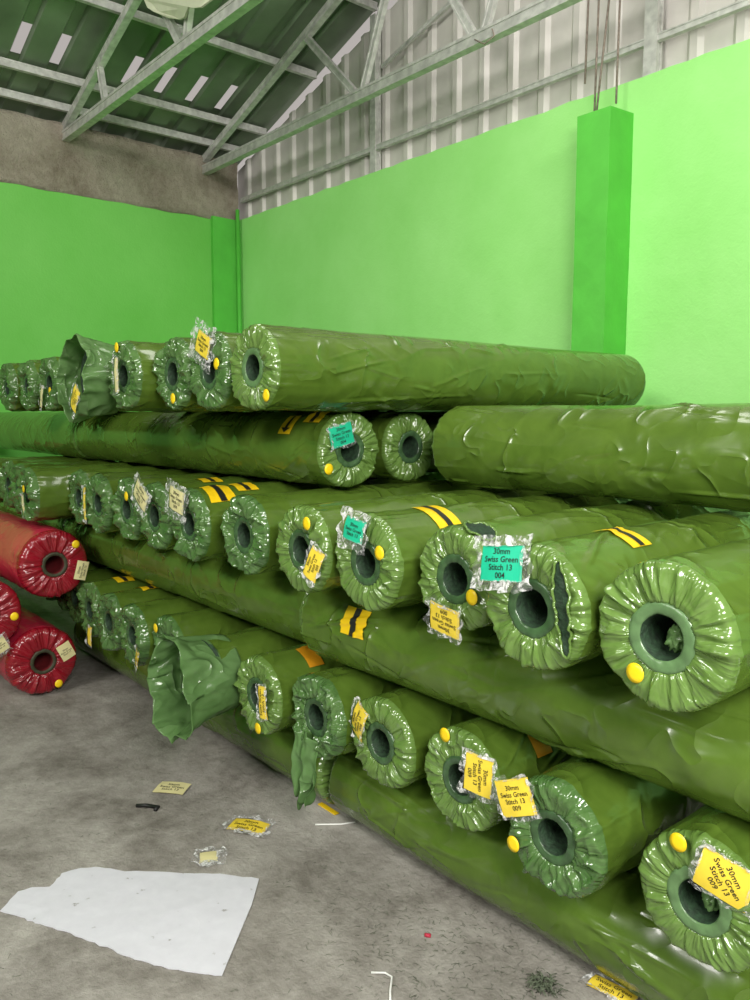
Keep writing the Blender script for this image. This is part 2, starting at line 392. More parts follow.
def label_part(parent, at, rot, w, h, col, text, tilt=(0, 0), trot=0, bend=.006, curl=.004, sleeve=True, seed=0, flat=False, name='label', tscale=.8, note=None, toplevel=None, smar=.011):
    """card in the frame: u right, v up, n outwards; for roll ends n=+X, u=+Y, v=+Z. flat: lies on the ground"""
    P = card_surface(w, h, bend, curl, seed)
    base = Matrix(((0, 0, 1), (1, 0, 0), (0, 1, 0))).to_4x4() if not flat else Matrix.Identity(4)
    Mx = Matrix.Translation(at) @ base @ Matrix.Rotation(R_(tilt[0]), 4, 'X') @ Matrix.Rotation(R_(tilt[1]), 4, 'Y') @ Matrix.Rotation(R_(rot), 4, 'Z')
    nx, ny = 12, 9; v, f = [], []
    for s in (0.0006, -.0006):
        for i in range(nx + 1):
            for j in range(ny + 1):
                a, b, z = P((i / nx - .5) * w, (j / ny - .5) * h); v.append(tuple(Mx @ Vector((a, b, z + s))))
    N = (nx + 1) * (ny + 1)
    for i in range(nx):
        for j in range(ny):
            q = i * (ny + 1) + j; k = (q, q + ny + 1, q + ny + 2, q + 1); f.append(k); f.append(tuple(x + N for x in k[::-1]))
    card = mesh(name, v, f, M[col], parent)
    if note: card['label'] = note
    if text:
        vs, fs, tw, th, cx, cy = text_mesh(text)
        c_, s_ = math.cos(R_(trot)), math.sin(R_(trot))
        bw, bh = (w, h) if abs(s_) < .5 else (h, w)
        k = min(bw * tscale / tw, bh * .86 / th)
        tv = []
        for (x, y, z) in vs:
            x, y = (x - cx) * k, (y - cy) * k; a, b = x * c_ - y * s_, x * s_ + y * c_
            a, b = max(-w / 2, min(w / 2, a)), max(-h / 2, min(h / 2, b))
            a, b, zz = P(a, b); tv.append(tuple(Mx @ Vector((a, b, zz + .0016))))
        mesh('lettering', tv, fs, M['black'], card, smooth=False)
    if sleeve:
        sw, sh = w + smar * 2, h + smar * 2; v, f = [], []; nx, ny = 26, 20
        for i in range(nx + 1):
            for j in range(ny + 1):
                a, b = (i / nx - .5) * sw, (j / ny - .5) * sh
                _, _, z = P(max(-w / 2, min(w / 2, a)), max(-h / 2, min(h / 2, b)))
                ed = max(0, abs(a) - w / 2 + .004, abs(b) - h / 2 + .004) / smar
                g = noise.noise(Vector((a * 40, b * 40, seed + 5)))
                wob = (.004 + .010 * max(0, min(1, ed))) * noise.noise(Vector((a * 30, b * 30, seed + 9)))
                v.append(tuple(Mx @ Vector((a + wob * 1.5, b + wob, z + .0045 + abs(g) * .004 + ed * .010 * g))))
        for i in range(nx):
            for j in range(ny):
                a, b = ((i + .5) / nx - .5) * sw, ((j + .5) / ny - .5) * sh
                if abs(a) < w / 2 - .003 and abs(b) < h / 2 - .003: continue
                q = i * (ny + 1) + j; f.append((q, q + ny + 1, q + ny + 2, q + 1))
        sl = mesh('plastic_sleeve', v, f, M['sleeve'], card if toplevel is None else card)
        sl['label'] = 'clear crumpled plastic sleeve'
    return card

# ------------------------------------------------------------------ turf rolls
_folds = {}
def folds(seed):
    if seed not in _folds:
        rg = random.Random(seed * 31 + 7); n = rg.randint(34, 42); L = []
        for i in range(n):
            L.append((2 * PI * (i + rg.uniform(-.45, .45)) / n, rg.uniform(-.22, .22), rg.uniform(.055, .15), rg.choice((1, 1, .7, .45, 1.3, -.7)), rg.uniform(.55, 1.25)))
        _folds[seed] = L
    return _folds[seed]
def pleat(th, t, seed, k=5.5):
    s = 0
    for (a, sl, w, am, te) in folds(seed):
        d = (th - a - sl * t + PI) % (2 * PI) - PI; w *= (1.25 - .45 * t)
        if abs(d) < w:
            q = 1 - abs(d) / w; s += am * q * (1 if t < te else max(0, 1 - (t - te) * 4))
    return s * .8
def ridged(v, w=3.5): return max(0, 1 - abs(noise.noise(v)) * w)

class Shape:
    def __init__(s, R, rc, seed, gather, crumple, lump, e, tight=1.0):
        s.R, s.rc, s.seed, s.g, s.c, s.l, s.e, s.tight = R, rc, seed, gather, crumple, lump, e, tight
        rg = random.Random(seed * 13 + 1); s.cr = []
        for i in range(58):
            a = rg.uniform(0, 2 * PI); d0 = rg.uniform(0, 2.4) * rg.uniform(.3, 1); ln = rg.uniform(.10, .45)
            sl = rg.choice((rg.uniform(-1, 1), rg.uniform(-4.5, 4.5), rg.uniform(1.5, 4))); w = rg.uniform(.035, .11) * .155 / R
            s.cr.append((a, d0, ln, sl, w, rg.uniform(.5, 1.3) * rg.choice((1, 1, -.6))))
    def creases(s, d, th):
        v = 0
        for (a, d0, ln, sl, w, am) in s.cr:
            u = (d - d0) / ln
            if 0 < u < 1:
                x = (th - a - sl * (d - d0) + 1.2 * (d - d0) * (d - d0) + PI) % (2 * PI) - PI
                if abs(x) < w: q = 1 - abs(x) / w; v += am * q * min(1, 5 * u, 3 * (1 - u))
        return v
    def body(s, d, th):         # d = distance behind the end
        c, sn = math.cos(th), math.sin(th); sd = s.seed * 3.7
        r = s.R * .982
        tw = th + d * 2.2; ct, st = math.cos(tw), math.sin(tw)
        r += s.l * noise.noise(Vector((d * 1.7 + sd, c * 1.1, sn * 1.1)))
        r += s.l * 1.3 * s.creases(d, th)
        if d < .4: r += s.g * .38 * math.exp(-d / .10) * pleat(th, 1, s.seed)
        r += s.c * .5 * math.exp(-d / .35) * noise.noise(Vector((d * 16, c * 3.5, sn * 3.5 + sd)))
        r -= max(0, -sn) ** 6 * .004
        return r
    def face(s, t, th):         # t 0 at core ring .. 1 at rim; gives (x, r)
        Rm = s.body(0, th); r = s.rc + (Rm - s.rc) * t
        e = s.e; x = 0.0
        if r > Rm - e: x = -e * (1 - math.sqrt(max(0, 1 - ((r - (Rm - e)) / e) ** 2)))
        env = math.sin(PI * min(1, .10 + t * .78)) ** .7
        x += s.g * env * pleat(th, t, s.seed)
        x += .003 * math.sin(PI * min(1, t * 1.05))
        cr, sr = math.cos(th) * r, math.sin(th) * r
        x += s.c * (.25 + .75 * min(1, t * 4)) * (1.3 * noise.noise(Vector((cr * 12, sr * 12, s.seed))) + 1.1 * ridged(Vector((cr * 17, sr * 15, s.seed + 3)), 4))
        return x, r
    def at(s, p, q):            # surface x of the end at p right, q up
        r = math.hypot(p, q); th = math.atan2(q, p); t = max(0, min(1, (r - s.rc) / (s.R - s.rc)))
        return s.face(t, th)[0]

def turf_roll(end, L=2.65, R=.155, axis='cross', yaw=0.0, seed=1, col='green', detail=2, gather=.0085, crumple=.0, lump=.005, rc=.069, hole=.046, e=.017,
              label='', group=None, stickers=(), tapes=(), labels=(), mouth=None, tears=(), core=True, name='turf_roll', pitch=0.0):
    """end = world point at the centre of the visible end; body runs back from it along local -X"""
    random.seed(seed * 17 + 3)
    rot = {'cross': -PI / 2, 'long': 0.0, 'back': PI}[axis] + R_(yaw)
    root = empty(name, (end[0], end[1], end[2] - R), rot); root.rotation_euler[1] = R_(pitch)
    tag(root, label, 'roll', group); root['seed_'] = seed
    sh = Shape(R, rc, seed, gather, crumple, lump, e)
    NT = {3: 220, 2: 150, 1: 96}[detail]; nb = {3: 130, 2: 60, 1: 34}[detail]; nf = {3: 22, 2: 15, 1: 10}[detail]
    rings = []; mats = []
    c0 = Vector((0, 0, R))
    # far end
    fr = [(-L + .012, rc * .5), (-L, rc * .9), (-L - .004, R * .72), (-L + .008, R * .93)]
    for x, r in fr:
        rings.append([(x + .006 * pleat(2 * PI * k / NT, .5, seed + 9), r * math.cos(2 * PI * k / NT), r * math.sin(2 * PI * k / NT)) for k in range(NT)]); mats.append(1)
    ds = [L - .03 - (L - .03 - e) * (i / nb) ** .62 for i in range(nb + 1)]
    ds = sorted(set(round(max(e, e + (L - .03 - e) * (1 - i / nb) ** 1.7), 5) for i in range(nb + 1)), reverse=True)
    for d in ds:
        ring = []
        for k in range(NT):
            th = 2 * PI * k / NT; r = sh.body(d - e, th); ring.append((-d, r * math.cos(th), r * math.sin(th)))
        rings.append(ring); mats.append(0)
    if mouth is None:
        for i in range(1, nf + 1):
            t = 1 - i / nf
            t = 1 - (1 - t) if True else t
            # denser near the rim
            t = t ** .8
            ring = []
            for k in range(NT):
                th = 2 * PI * k / NT; x, r = sh.face(t, th); ring.append((x, r * math.cos(th), r * math.sin(th)))
            rings.append(ring); mats.append(1 if i > 1 else 1)
        rings.append([(-.03, (rc - .002) * math.cos(2 * PI * k / NT), (rc - .002) * math.sin(2 * PI * k / NT)) for k in range(NT)]); mats.append(1)
        V = [p for r in rings for p in r]; F = []; MI = []
        for i in range(len(rings) - 1):
            for k in range(NT):
                k2 = (k + 1) % NT; F.append((i * NT + k, i * NT + k2, (i + 1) * NT + k2, (i + 1) * NT + k)); MI.append(mats[i + 1])
        F = [q[::-1] for q in F]
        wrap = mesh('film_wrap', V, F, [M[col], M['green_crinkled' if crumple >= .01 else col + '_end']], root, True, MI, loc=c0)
    else:
        V = [p for r in rings for p in r]; F = []; MI = []
        for i in range(len(rings) - 1):
            for k in range(NT):
                k2 = (k + 1) % NT; F.append((i * NT + k, i * NT + k2, (i + 1) * NT + k2, (i + 1) * NT + k)); MI.append(0)
        F = [q[::-1] for q in F]
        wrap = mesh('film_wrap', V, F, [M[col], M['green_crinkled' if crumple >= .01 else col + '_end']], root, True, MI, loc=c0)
        # loose film running past the roll end as an open bag
        ext, flare, sag, pinch = mouth
        V, F = [], []; nr = 34
        for i in range(nr + 1):
            u = i / nr; x = -.10 + (ext + .10) * u
            for k in range(NT):
                th = 2 * PI * k / NT; c, s_ = math.cos(th), math.sin(th)
                r = R * (1.012 + flare * u)
                am = .003 + .040 * u
                r += am * noise.noise(Vector((c * 1.3, s_ * 1.3, u * 1.2 + seed))) + am * .7 * ridged(Vector((c * 1.9 + seed, s_ * 1.9, u * 1.2)), 3) + am * .10 * ridged(Vector((c * 5, s_ * 5 + seed, u * 3)), 4)
                y, z = r * c, r * s_
                y += pinch * u * u * (-z) * .9
                z -= sag * u * u * (1 if s_ > 0 else .5) 
                xx = x + .03 * u * noise.noise(Vector((c * 1.6, s_ * 1.6, seed + 4))) + .02 * u * u * (-s_)
                V.append((xx, y, z))
        for i in range(nr):
            for k in range(NT):
                k2 = (k + 1) % NT; F.append((i * NT + k, (i + 1) * NT + k, (i + 1) * NT + k2, i * NT + k2))
        lf = mesh('loose_film_mouth', V, F, M['green_thin'], root, loc=c0); lf['label'] = 'loose translucent green film flaring open'
        lf.modifiers.new('s', 'SOLIDIFY').thickness = .0012
        # bare turf spiral seen inside
        V, F = [], []; nr = 40
        for i in range(nr + 1):
            r = hole + (R * .985 - hole) * i / nr
            for k in range(96):
                th = 2 * PI * k / 96; ph = (r - hole) / .013 - th / (2 * PI); fr_ = ph - math.floor(ph)
                V.append((-.012 + .006 * (1 if fr_ > .35 else -1) + .002 * noise.noise(Vector((th * 9, r * 90, seed))), r * math.cos(th), r * math.sin(th)))
        for i in range(nr):
            for k in range(96):
                k2 = (k + 1) % 96; F.append((i * 96 + k, (i + 1) * 96 + k, (i + 1) * 96 + k2, i * 96 + k2))
        te = mesh('turf_end', V, F, M['turf_back'], root, loc=c0); te['label'] = 'dark green rolled turf end'
    # core: ring under film, tube wall, dark bottom
    if core:
        prof = [(-.02, rc + .004), (.0, rc + .003), (.0045, rc), (.005, rc - .006), (.0045, hole + .004), (.0015, hole), (-.03, hole - .001), (-.30, hole - .001)]
        if mouth: prof = [(x - .006, r) for x, r in prof]
        n = 64; V, F = [], []
        for (x, r) in prof:
            for k in range(n):
                th = 2 * PI * k / n; w = 1 + .03 * noise.noise(Vector((math.cos(th) * 2, math.sin(th) * 2, seed)))
                V.append((x + .002 * noise.noise(Vector((math.cos(th) * 4, math.sin(th) * 4, seed))), r * w * math.cos(th), r * w * math.sin(th)))
        for i in range(len(prof) - 1):
            for k in range(n):
                k2 = (k + 1) % n; F.append((i * n + k, (i + 1) * n + k, (i + 1) * n + k2, i * n + k2))
        F = [q[::-1] for q in F]
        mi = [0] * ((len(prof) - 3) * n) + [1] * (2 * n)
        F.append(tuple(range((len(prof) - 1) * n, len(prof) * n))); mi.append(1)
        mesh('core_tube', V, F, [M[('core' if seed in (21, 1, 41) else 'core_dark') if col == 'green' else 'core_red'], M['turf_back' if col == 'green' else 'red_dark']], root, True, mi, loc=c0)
    # round stickers on the end
    for (p, q) in stickers:
        sx = .0205 if R < .18 else .021
        V = []; F = []; n = 28
        smp = [sh.at(p + sx * f_ * math.cos(k), q + sx * f_ * math.sin(k)) for f_ in (0, .5, 1) for k in range(6)]
        top_ = sorted(smp)[-1] + .0035
        def sp(a, b): return (top_ - 3.0 * (a * a + b * b), p + a, q + b)
        V.append(sp(0, 0))
        for rr in (.5, 1.0):
            for k in range(n):
                th = 2 * PI * k / n; V.append(sp(sx * rr * math.cos(th), sx * 1.06 * rr * math.sin(th)))
        F = [(0, 1 + k, 1 + (k + 1) % n) for k in range(n)] + [(1 + k, 1 + n + k, 1 + n + (k + 1) % n, 1 + (k + 1) % n) for k in range(n)]
        st = mesh('round_sticker', V, F, M['sticker'], root, loc=c0)
        st.modifiers.new('s', 'SOLIDIFY').thickness = .0012; st['label'] = 'yellow round sticker'
    # yellow tapes with a dark bar or arrow on the body
    for (d, deg, wl, arc, kind) in tapes:
        def sf(dd, a, off): r = max(sh.body(dd - e, a), sh.body(dd - e + .01, a), sh.body(dd - e, a + .06)) + off; return (-dd, r * math.cos(a), r * math.sin(a))
        th0 = R_(deg); ha = arc / R / 2
        def patch(nm, pts_fn, na, nb_, mat, par, off):
            V, F = [], []
            for i in range(na + 1):
                for j in range(nb_ + 1):
                    dd, a = pts_fn(i / na, j / nb_); V.append(sf(dd, a, off))
            for i in range(na):
                for j in range(nb_):
                    q = i * (nb_ + 1) + j; F.append((q, q + 1, q + nb_ + 2, q + nb_ + 1))
            return mesh(nm, V, F, mat, par, loc=c0 if par is root else None)
        tp = patch('tape_band', lambda u, w: (d + (u - .5) * wl, th0 + (w - .5) * 2 * ha), 14, 18, M['orange' if kind == 'orange' else 'tape'], root, .003)
        tp['label'] = 'orange tape piece' if kind == 'orange' else 'yellow tape with a black mark'
        if kind == 'bar': patch('black_bar', lambda u, w: (d + (u - .5) * wl * .24, th0 + (w - .5) * 1.96 * ha), 6, 18, M['black'], tp, .0045)
        if kind == 'arrow':
            patch('black_arrow', lambda u, w: (d + (u - .5) * wl * .20, th0 + (w * .75 - .47) * 1.9 * ha), 6, 14, M['black'], tp, .0045)
            patch('black_arrow', lambda u, w: (d + (u - .5) * wl * .75 * (1 - w), th0 + (.22 + w * .24) * 1.9 * ha), 6, 8, M['black'], tp, .0047)
    for tr in tears:        # tears that show the dark turf: lens shaped
        kind, a0, b0, ln, wd, rt = tr
        V, F = [], []; n = 26; m_ = 6
        for i in range(n + 1):
            u = i / n * 2 - 1; hw = wd * (1 - u * u) ** .7 * (1 + .25 * noise.noise(Vector((u * 5, seed, 0))))
            for j in range(m_ + 1):
                w = (j / m_ * 2 - 1) * hw; s = u * ln
                a = s * math.cos(R_(rt)) - w * math.sin(R_(rt)); b = s * math.sin(R_(rt)) + w * math.cos(R_(rt))
                if kind == 'face':
                    p_, q_ = a0 + a, b0 + b; V.append((max(sh.at(p_, q_), -.02) + .005, p_, q_))
                else:
                    th = R_(b0) + b / R; r = sh.body(a0 + a, th) + .006 + .006 * ridged(Vector((a * 60, b * 60, seed))); V.append((-(a0 + a), r * math.cos(th), r * math.sin(th)))
        for i in range(n):
            for j in range(m_):
                q = i * (m_ + 1) + j; F.append((q, q + 1, q + m_ + 2, q + m_ + 1))
        o = mesh('film_tear', V, F, M['turf_back'], root, loc=c0); o['label'] = 'torn slit showing dark turf'
        rim = []
        for sgn in (0, m_):
            pts_ = [Vector(V[i * (m_ + 1) + sgn]) + Vector((.004 if kind == 'face' else 0, 0, 0)) for i in range(n + 1)]
            rim.append(tube_vf(pts_, .0035, 6))
        mesh('torn_edge', *merge(rim), M['green_end'], o)
    for i, lb in enumerate(labels):
        lb = dict(lb); p, q = lb.pop('pq'); off = lb.pop('off', .014)
        x = lb.pop('x', None)
        if x is None: x = max(.008, sh.at(p, q)) + off
        label_part(root, Vector((x, p, q)) + c0, seed=seed + i * 3.3, **lb)
    return root

T30 = '30mm\nSwiss Green\nStitch 13\n'
Z1, Z2, Z3, Z4, Z5, Z6 = .155, .465, .775, 1.09, 1.40, 1.705
G1, G2, G3, G4, G5, G6 = ('long rolls on the floor under the pile', 'rolls in the lowest row with ends facing out', 'long rolls lying between the two lower rows',
                          'rolls in the middle row with ends facing out', 'long rolls lying under the top row', 'rolls in the top row')
# --- long rolls on the floor
turf_roll((-2.28, 1.85, Z1), axis='back', seed=101, detail=3, lump=.006, label='long green roll on the floor along the front, at the bottom right of the pile', group=G1)
turf_roll((-2.33, 1.85, Z1), axis='long', seed=102, detail=2, lump=.005, label='long green roll on the floor further back, behind the sagging open bag', group=G1)
# --- lowest cross row
Y = lambda pq, rot, w=.105, h=.078, **k: dict(pq=pq, rot=rot, w=w, h=h, col=k.pop('col', 'yellow'), text=k.pop('text', T30 + '009'), **k)
turf_roll((-.793, 1.62, Z2), seed=1, rc=.074, hole=.048, detail=3, gather=.011, crumple=.003, group=G2, label='green roll at the bottom right corner, smooth grey-green core ring and tilted yellow label',
          stickers=[(-.044, .127)], labels=[Y((.062, .088), -14, .115, .095, trot=-42, tilt=(0, 8), tscale=.95, curl=.012)])
turf_roll((-1.169, 1.59, Z2), seed=2, detail=3, gather=.010, crumple=.010, lump=.006, group=G2, label='green roll second from the bottom right, crinkled end, yellow label reading upright at upper left',
          stickers=[(-.112, -.060)], labels=[Y((-.100, .078), 24, .112, .095, tilt=(-4, 4), off=.026)])
turf_roll((-1.544, 1.64, Z2), seed=3, detail=3, gather=.009, crumple=.008, group=G2, label='green roll third from the bottom right, its yellow label turned sideways over the core',
          stickers=[(.002 - .06, .122)], labels=[Y((.105, .065), -4, .090, .115, trot=-86, off=.03, tilt=(0, 10))], tapes=[(.22, 40, .07, .09, 'orange')])
turf_roll((-1.893, 1.63, Z2), seed=4, detail=2, gather=.011, crumple=.004, group=G2, label='green roll fourth from the bottom right, yellow label curled over its left edge',
          labels=[Y((-.095, .048), 68, .125, .075, tilt=(0, -12), off=.014, bend=.02)])
r5 = turf_roll((-2.211, 1.60, Z2), seed=5, detail=2, gather=.012, crumple=.020, lump=.009, group=G2, label='crumpled green roll with torn film tail hanging down to the floor roll')
turf_roll((-2.535, 1.555, Z2), seed=6, detail=2, gather=.010, crumple=.007, lump=.006, group=G2, label='green roll right of the open bag, narrow yellow label standing upright beside its core',
          stickers=[(.02, -.122)], labels=[Y((.078, .0), 94, .125, .045, off=.02, tilt=(0, 5), text='Swiss Green\nStitch 13')], tapes=[(.20, 62, .07, .11, 'orange')])
turf_roll((-2.864, 1.50, Z2), seed=7, detail=2, crumple=.01, lump=.008, mouth=(.16, .10, .03, .22), group=G2, label='green roll whose loose film gapes open like a bag over the floor', stickers=[(.11, -.09)], e=.02)
turf_roll((-3.311, 1.56, Z2), seed=8, detail=1, crumple=.012, gather=.010, group=G2, label='dark green roll just left of the open bag, small yellow sticker at its edge', stickers=[(-.07, .09)])
turf_roll((-3.63, 1.53, Z2), seed=9, detail=1, crumple=.018, gather=.010, group=G2, label='glossy green roll with yellow label dangling low, second left of the open bag',
          labels=[Y((.088, -.085), 62, .10, .05, off=.01, tilt=(0, -10))])
turf_roll((-3.95, 1.54, Z2), seed=10, detail=1, crumple=.018, gather=.010, group=G2, label='dark green roll with shiny rim, third left of the open bag', tapes=[(.22, 95, .1, .12, 'bar')])
turf_roll((-4.27, 1.56, Z2), seed=11, detail=1, crumple=.016, gather=.010, group=G2, label='farthest dark green roll in the lowest row, beside the red rolls', labels=[Y((.05, -.13), 80, .11, .05, text=None)],
          tapes=[(.19, 92, .1, .13, 'bar')])
turf_roll((-4.61, 1.60, Z2), seed=12, detail=1, crumple=.010, group=G2, label='green roll end half hidden behind the upper red roll')
turf_roll((-4.95, 1.64, Z2), seed=13, detail=1, crumple=.010, group=G2, label='shadowed green roll end in the dark gap between two red rolls')
turf_roll((-5.28, 1.66, Z2), seed=14, detail=1, crumple=.010, group=G2, label='green roll of the lowest row behind the red rolls at the picture edge')
# --- long rolls between
turf_roll((-2.366, 1.79, Z3), axis='back', seed=103, detail=3, lump=.0065, gather=.014, crumple=.006, group=G3, label='big green roll along the front between the two lower rows, black-striped tape at left',
          stickers=[], tapes=[(.31, 24, .125, .10, 'bar')])
turf_roll((-2.405, 1.83, Z3), axis='long', seed=104, detail=2, lump=.004, group=G3, label='dark green roll running away left between the rows, behind the taped one')
turf_roll((-5.09, 1.85, Z3), axis='long', seed=105, detail=1, lump=.004, group=G3, label='dark green roll behind the upper red roll, nearly in shadow')
# --- middle cross row
turf_roll((-.824, 1.47, Z4), seed=21, rc=.073, hole=.048, detail=3, R=.160, gather=.011, crumple=.003, group=G4, label='rightmost green roll of the middle row, neat gathered end round a wide core ring',
          stickers=[(-.050, -.085)])
turf_roll((-1.150, 1.46, Z4), seed=22, detail=3, gather=.010, crumple=.006, group=G4, label='green roll of the middle row with turquoise label and a long slit in its end',
          labels=[Y((-.060, .105), 7, .125, .085, col='teal', text=T30 + '004', tilt=(-14, 0), off=.035, smar=.024)], tears=[('face', .098, .02, .112, .022, 100)], tapes=[(.32, 78, .085, .13, 'bar')])
turf_roll((-1.495, 1.56, Z4), seed=23, detail=3, R=.152, gather=.010, crumple=.008, group=G4, label='green roll of the middle row with torn top edge and upside-down yellow label',
          stickers=[(.080, -.034)], labels=[Y((-.005, -.112), 172, .11, .085, off=.03, tilt=(10, 0))], tears=[('body', .035, 68, .05, .045, 90)])
turf_roll((-1.835, 1.52, Z4), seed=24, detail=3, gather=.010, crumple=.006, group=G4, label='middle row green roll with small teal label in shiny plastic and wide striped tape',
          stickers=[(.085, .045)], labels=[Y((-.015, .105), -8, .095, .070, col='teal', text=T30, off=.03, smar=.026, tilt=(-10, 0))], tapes=[(.25, 68, .10, .15, 'bar')])
turf_roll((-2.15, 1.50, Z4), seed=25, detail=2, R=.153, gather=.010, crumple=.007, group=G4, label='green roll left of the shiny plastic label, slanted yellow tag on its right',
          stickers=[(.070, .100)], labels=[Y((.104, -.030), 64, .11, .060, off=.02, tilt=(0, 10))])
turf_roll((-2.55, 1.52, Z4), seed=26, detail=2, gather=.012, crumple=.015, lump=.005, group=G4, label='bulky dark green roll with crinkled end above the tapering gap, no label', tapes=[(.15, -28, .05, .1, 'orange')])
turf_roll((-2.95, 1.50, Z4), seed=27, detail=2, gather=.012, crumple=.014, group=G4, label='green roll with cream label above its core, left of the bulky unlabelled one',
          labels=[Y((-.04, .100), -12, .125, .095, off=.03, col='cream', smar=.03)], tapes=[(.10, 62, .12, .12, 'bar'), (.24, 78, .10, .1, 'bar')])
turf_roll((-3.275, 1.50, Z4), seed=28, detail=1, gather=.012, crumple=.014, group=G4, label='green roll with pale yellow label tilted over its core, second left of the bulky one',
          labels=[Y((-.03, .095), -35, .13, .09, off=.03, col='cream', smar=.026)], tapes=[(.26, 85, .10, .1, 'bar')])
turf_roll((-3.60, 1.51, Z4), seed=29, detail=1, gather=.012, crumple=.016, group=G4, label='crinkled green roll with a yellow dot by its rim, third left of the bulky one', stickers=[(.06, .07)])
turf_roll((-3.93, 1.50, Z4), seed=30, detail=1, gather=.012, crumple=.018, group=G4, label='glossy green roll, thin yellow strip on its edge, fourth left of the bulky one',
          labels=[Y((-.125, -.01), 88, .17, .025, text=None, off=.02)])
turf_roll((-4.25, 1.52, Z4), seed=31, detail=1, gather=.012, crumple=.016, group=G4, label='narrow looking green roll at the left end of the middle cluster, beside the dark gap')
turf_roll((-4.60, 1.36, Z4), seed=32, detail=1, gather=.012, crumple=.018, group=G4, label='dark green roll right above the red rolls with yellow and white scraps on its end', stickers=[(-.05, .03)],
          labels=[Y((-.01, -.06), 100, .12, .03, col='cream', text=None, off=.02)])
turf_roll((-4.96, 1.42, Z4), seed=33, detail=1, gather=.012, crumple=.018, group=G4, label='dark green roll second above the red rolls, crinkled shiny end')
turf_roll((-5.32, 1.46, Z4), seed=34, detail=1, gather=.012, crumple=.018, group=G4, label='green roll near the left picture edge in the middle row')
turf_roll((-5.68, 1.46, Z4), seed=35, detail=1, gather=.012, crumple=.018, group=G4, label='leftmost green roll of the middle row, cut by the picture edge')
# --- long rolls under the top row
turf_roll((-2.453, 1.95, Z5), axis='long', seed=106, detail=3, gather=.011, crumple=.005, lump=.004, group=G5, label='long green roll under the top row, end with teal label and two arrow tapes',
          stickers=[(-.112, -.070)], labels=[Y((-.055, .060), 14, .115, .085, col='teal', text=T30 + '004', off=.012, smar=.006)], tapes=[(.26, 138, .085, .1, 'arrow'), (.115, 116, .11, .10, 'bar')])
turf_roll((-5.14, 1.97, 1.392), axis='long', R=.16, seed=107, detail=1, lump=.004, group=G5, label='long dark green roll under the top row reaching to the left wall')
turf_roll((-2.49, 2.31, Z5), axis='long', seed=108, detail=3, R=.152, gather=.011, crumple=.005, group=G5, label='small green roll end facing right, tucked behind the one with the dark green label')
turf_roll((-2.27, 2.38, 1.412), axis='back', seed=109, detail=3, R=.165, lump=.006, group=G5, label='large smooth green roll lying along the right side on top of the middle row')
turf_roll((-1.30, 2.80, Z5), axis='long', seed=110, detail=1, lump=.004, group=G5, label='shadowed green roll deep in the gap between two long ones under the top row')
# --- top row
turf_roll((-2.436, 1.50, Z6), L=2.33, seed=41, detail=3, gather=.012, crumple=.006, lump=.005, group=G6, label='long green roll atop the pile reaching back towards the pillar, rightmost of top row',
          stickers=[(.100, -.098)])
turf_roll((-2.75, 1.50, Z6), seed=42, detail=2, gather=.012, crumple=.010, group=G6, label='top row green roll with crumpled clear plastic and yellow card on its upper edge',
          stickers=[(.088, .024)], labels=[Y((.0, .100), -25, .105, .085, off=.02, smar=.04)])
turf_roll((-3.06, 1.50, Z6), seed=43, detail=2, gather=.012, crumple=.014, group=G6, label='green roll with a yellow dot low on its crinkled end, third in the top row', stickers=[(.03, -.100)])
turf_roll((-3.37, 1.42, Z6), seed=44, detail=2, gather=.012, crumple=.012, group=G6, label='green roll with narrow cream label and high yellow dot, fourth in the top row', stickers=[(-.03, .125)],
          labels=[Y((-.02, .005), 88, .15, .035, col='cream', text=None, off=.02)])
turf_roll((-3.75, 1.42, Z6), seed=45, detail=2, R=.16, gather=.012, crumple=.014, mouth=(.10, .05, .0, .08), group=G6, label='top row green roll with puffy loose film round its end and slanted yellow tag',
          labels=[Y((.13, -.095), 52, .115, .070, x=.13)])
turf_roll((-4.58, 1.50, Z6), seed=46, detail=1, gather=.012, crumple=.018, group=G6, label='green roll with cream scrap and yellow dot on its end, top row left part', stickers=[(.04, -.04)],
          labels=[Y((-.07, -.07), 70, .12, .035, col='cream', text=None, off=.02)])
turf_roll((-4.974, 1.50, Z6), seed=47, detail=1, gather=.012, crumple=.018, group=G6, label='dark green roll second from the left picture edge in the top row')
turf_roll((-5.38, 1.50, Z6), seed=48, detail=1, gather=.012, crumple=.018, group=G6, label='crinkled green roll cut by the left picture edge, top row')

# scrunched film seen inside the two nearest cores
for tgt, yy in ((1, .01), (21, .012)):
    par = [o for o in C.objects if o.get('seed_') == tgt][0]
    bm = bmesh.new(); bmesh.ops.create_icosphere(bm, subdivisions=4, radius=1)
    for v_ in bm.verts:
        n_ = 1 + .5 * noise.noise(v_.co * 2.2 + Vector((tgt, 0, 0))) + .35 * ridged(v_.co * 3 + Vector((0, tgt, 0)), 3)
        v_.co = Vector((v_.co.x * .020, v_.co.y * .018, v_.co.z * .024)) * n_ + Vector((-.045, yy, -.002 + .155))
    me = bpy.data.meshes.new('scrunched_film'); bm.to_mesh(me); bm.free(); me.polygons.foreach_set('use_smooth', [True] * len(me.polygons))
    o = link('scrunched_film', me, M['green_thin'], par); o['label'] = 'pale film tucked inside the core'
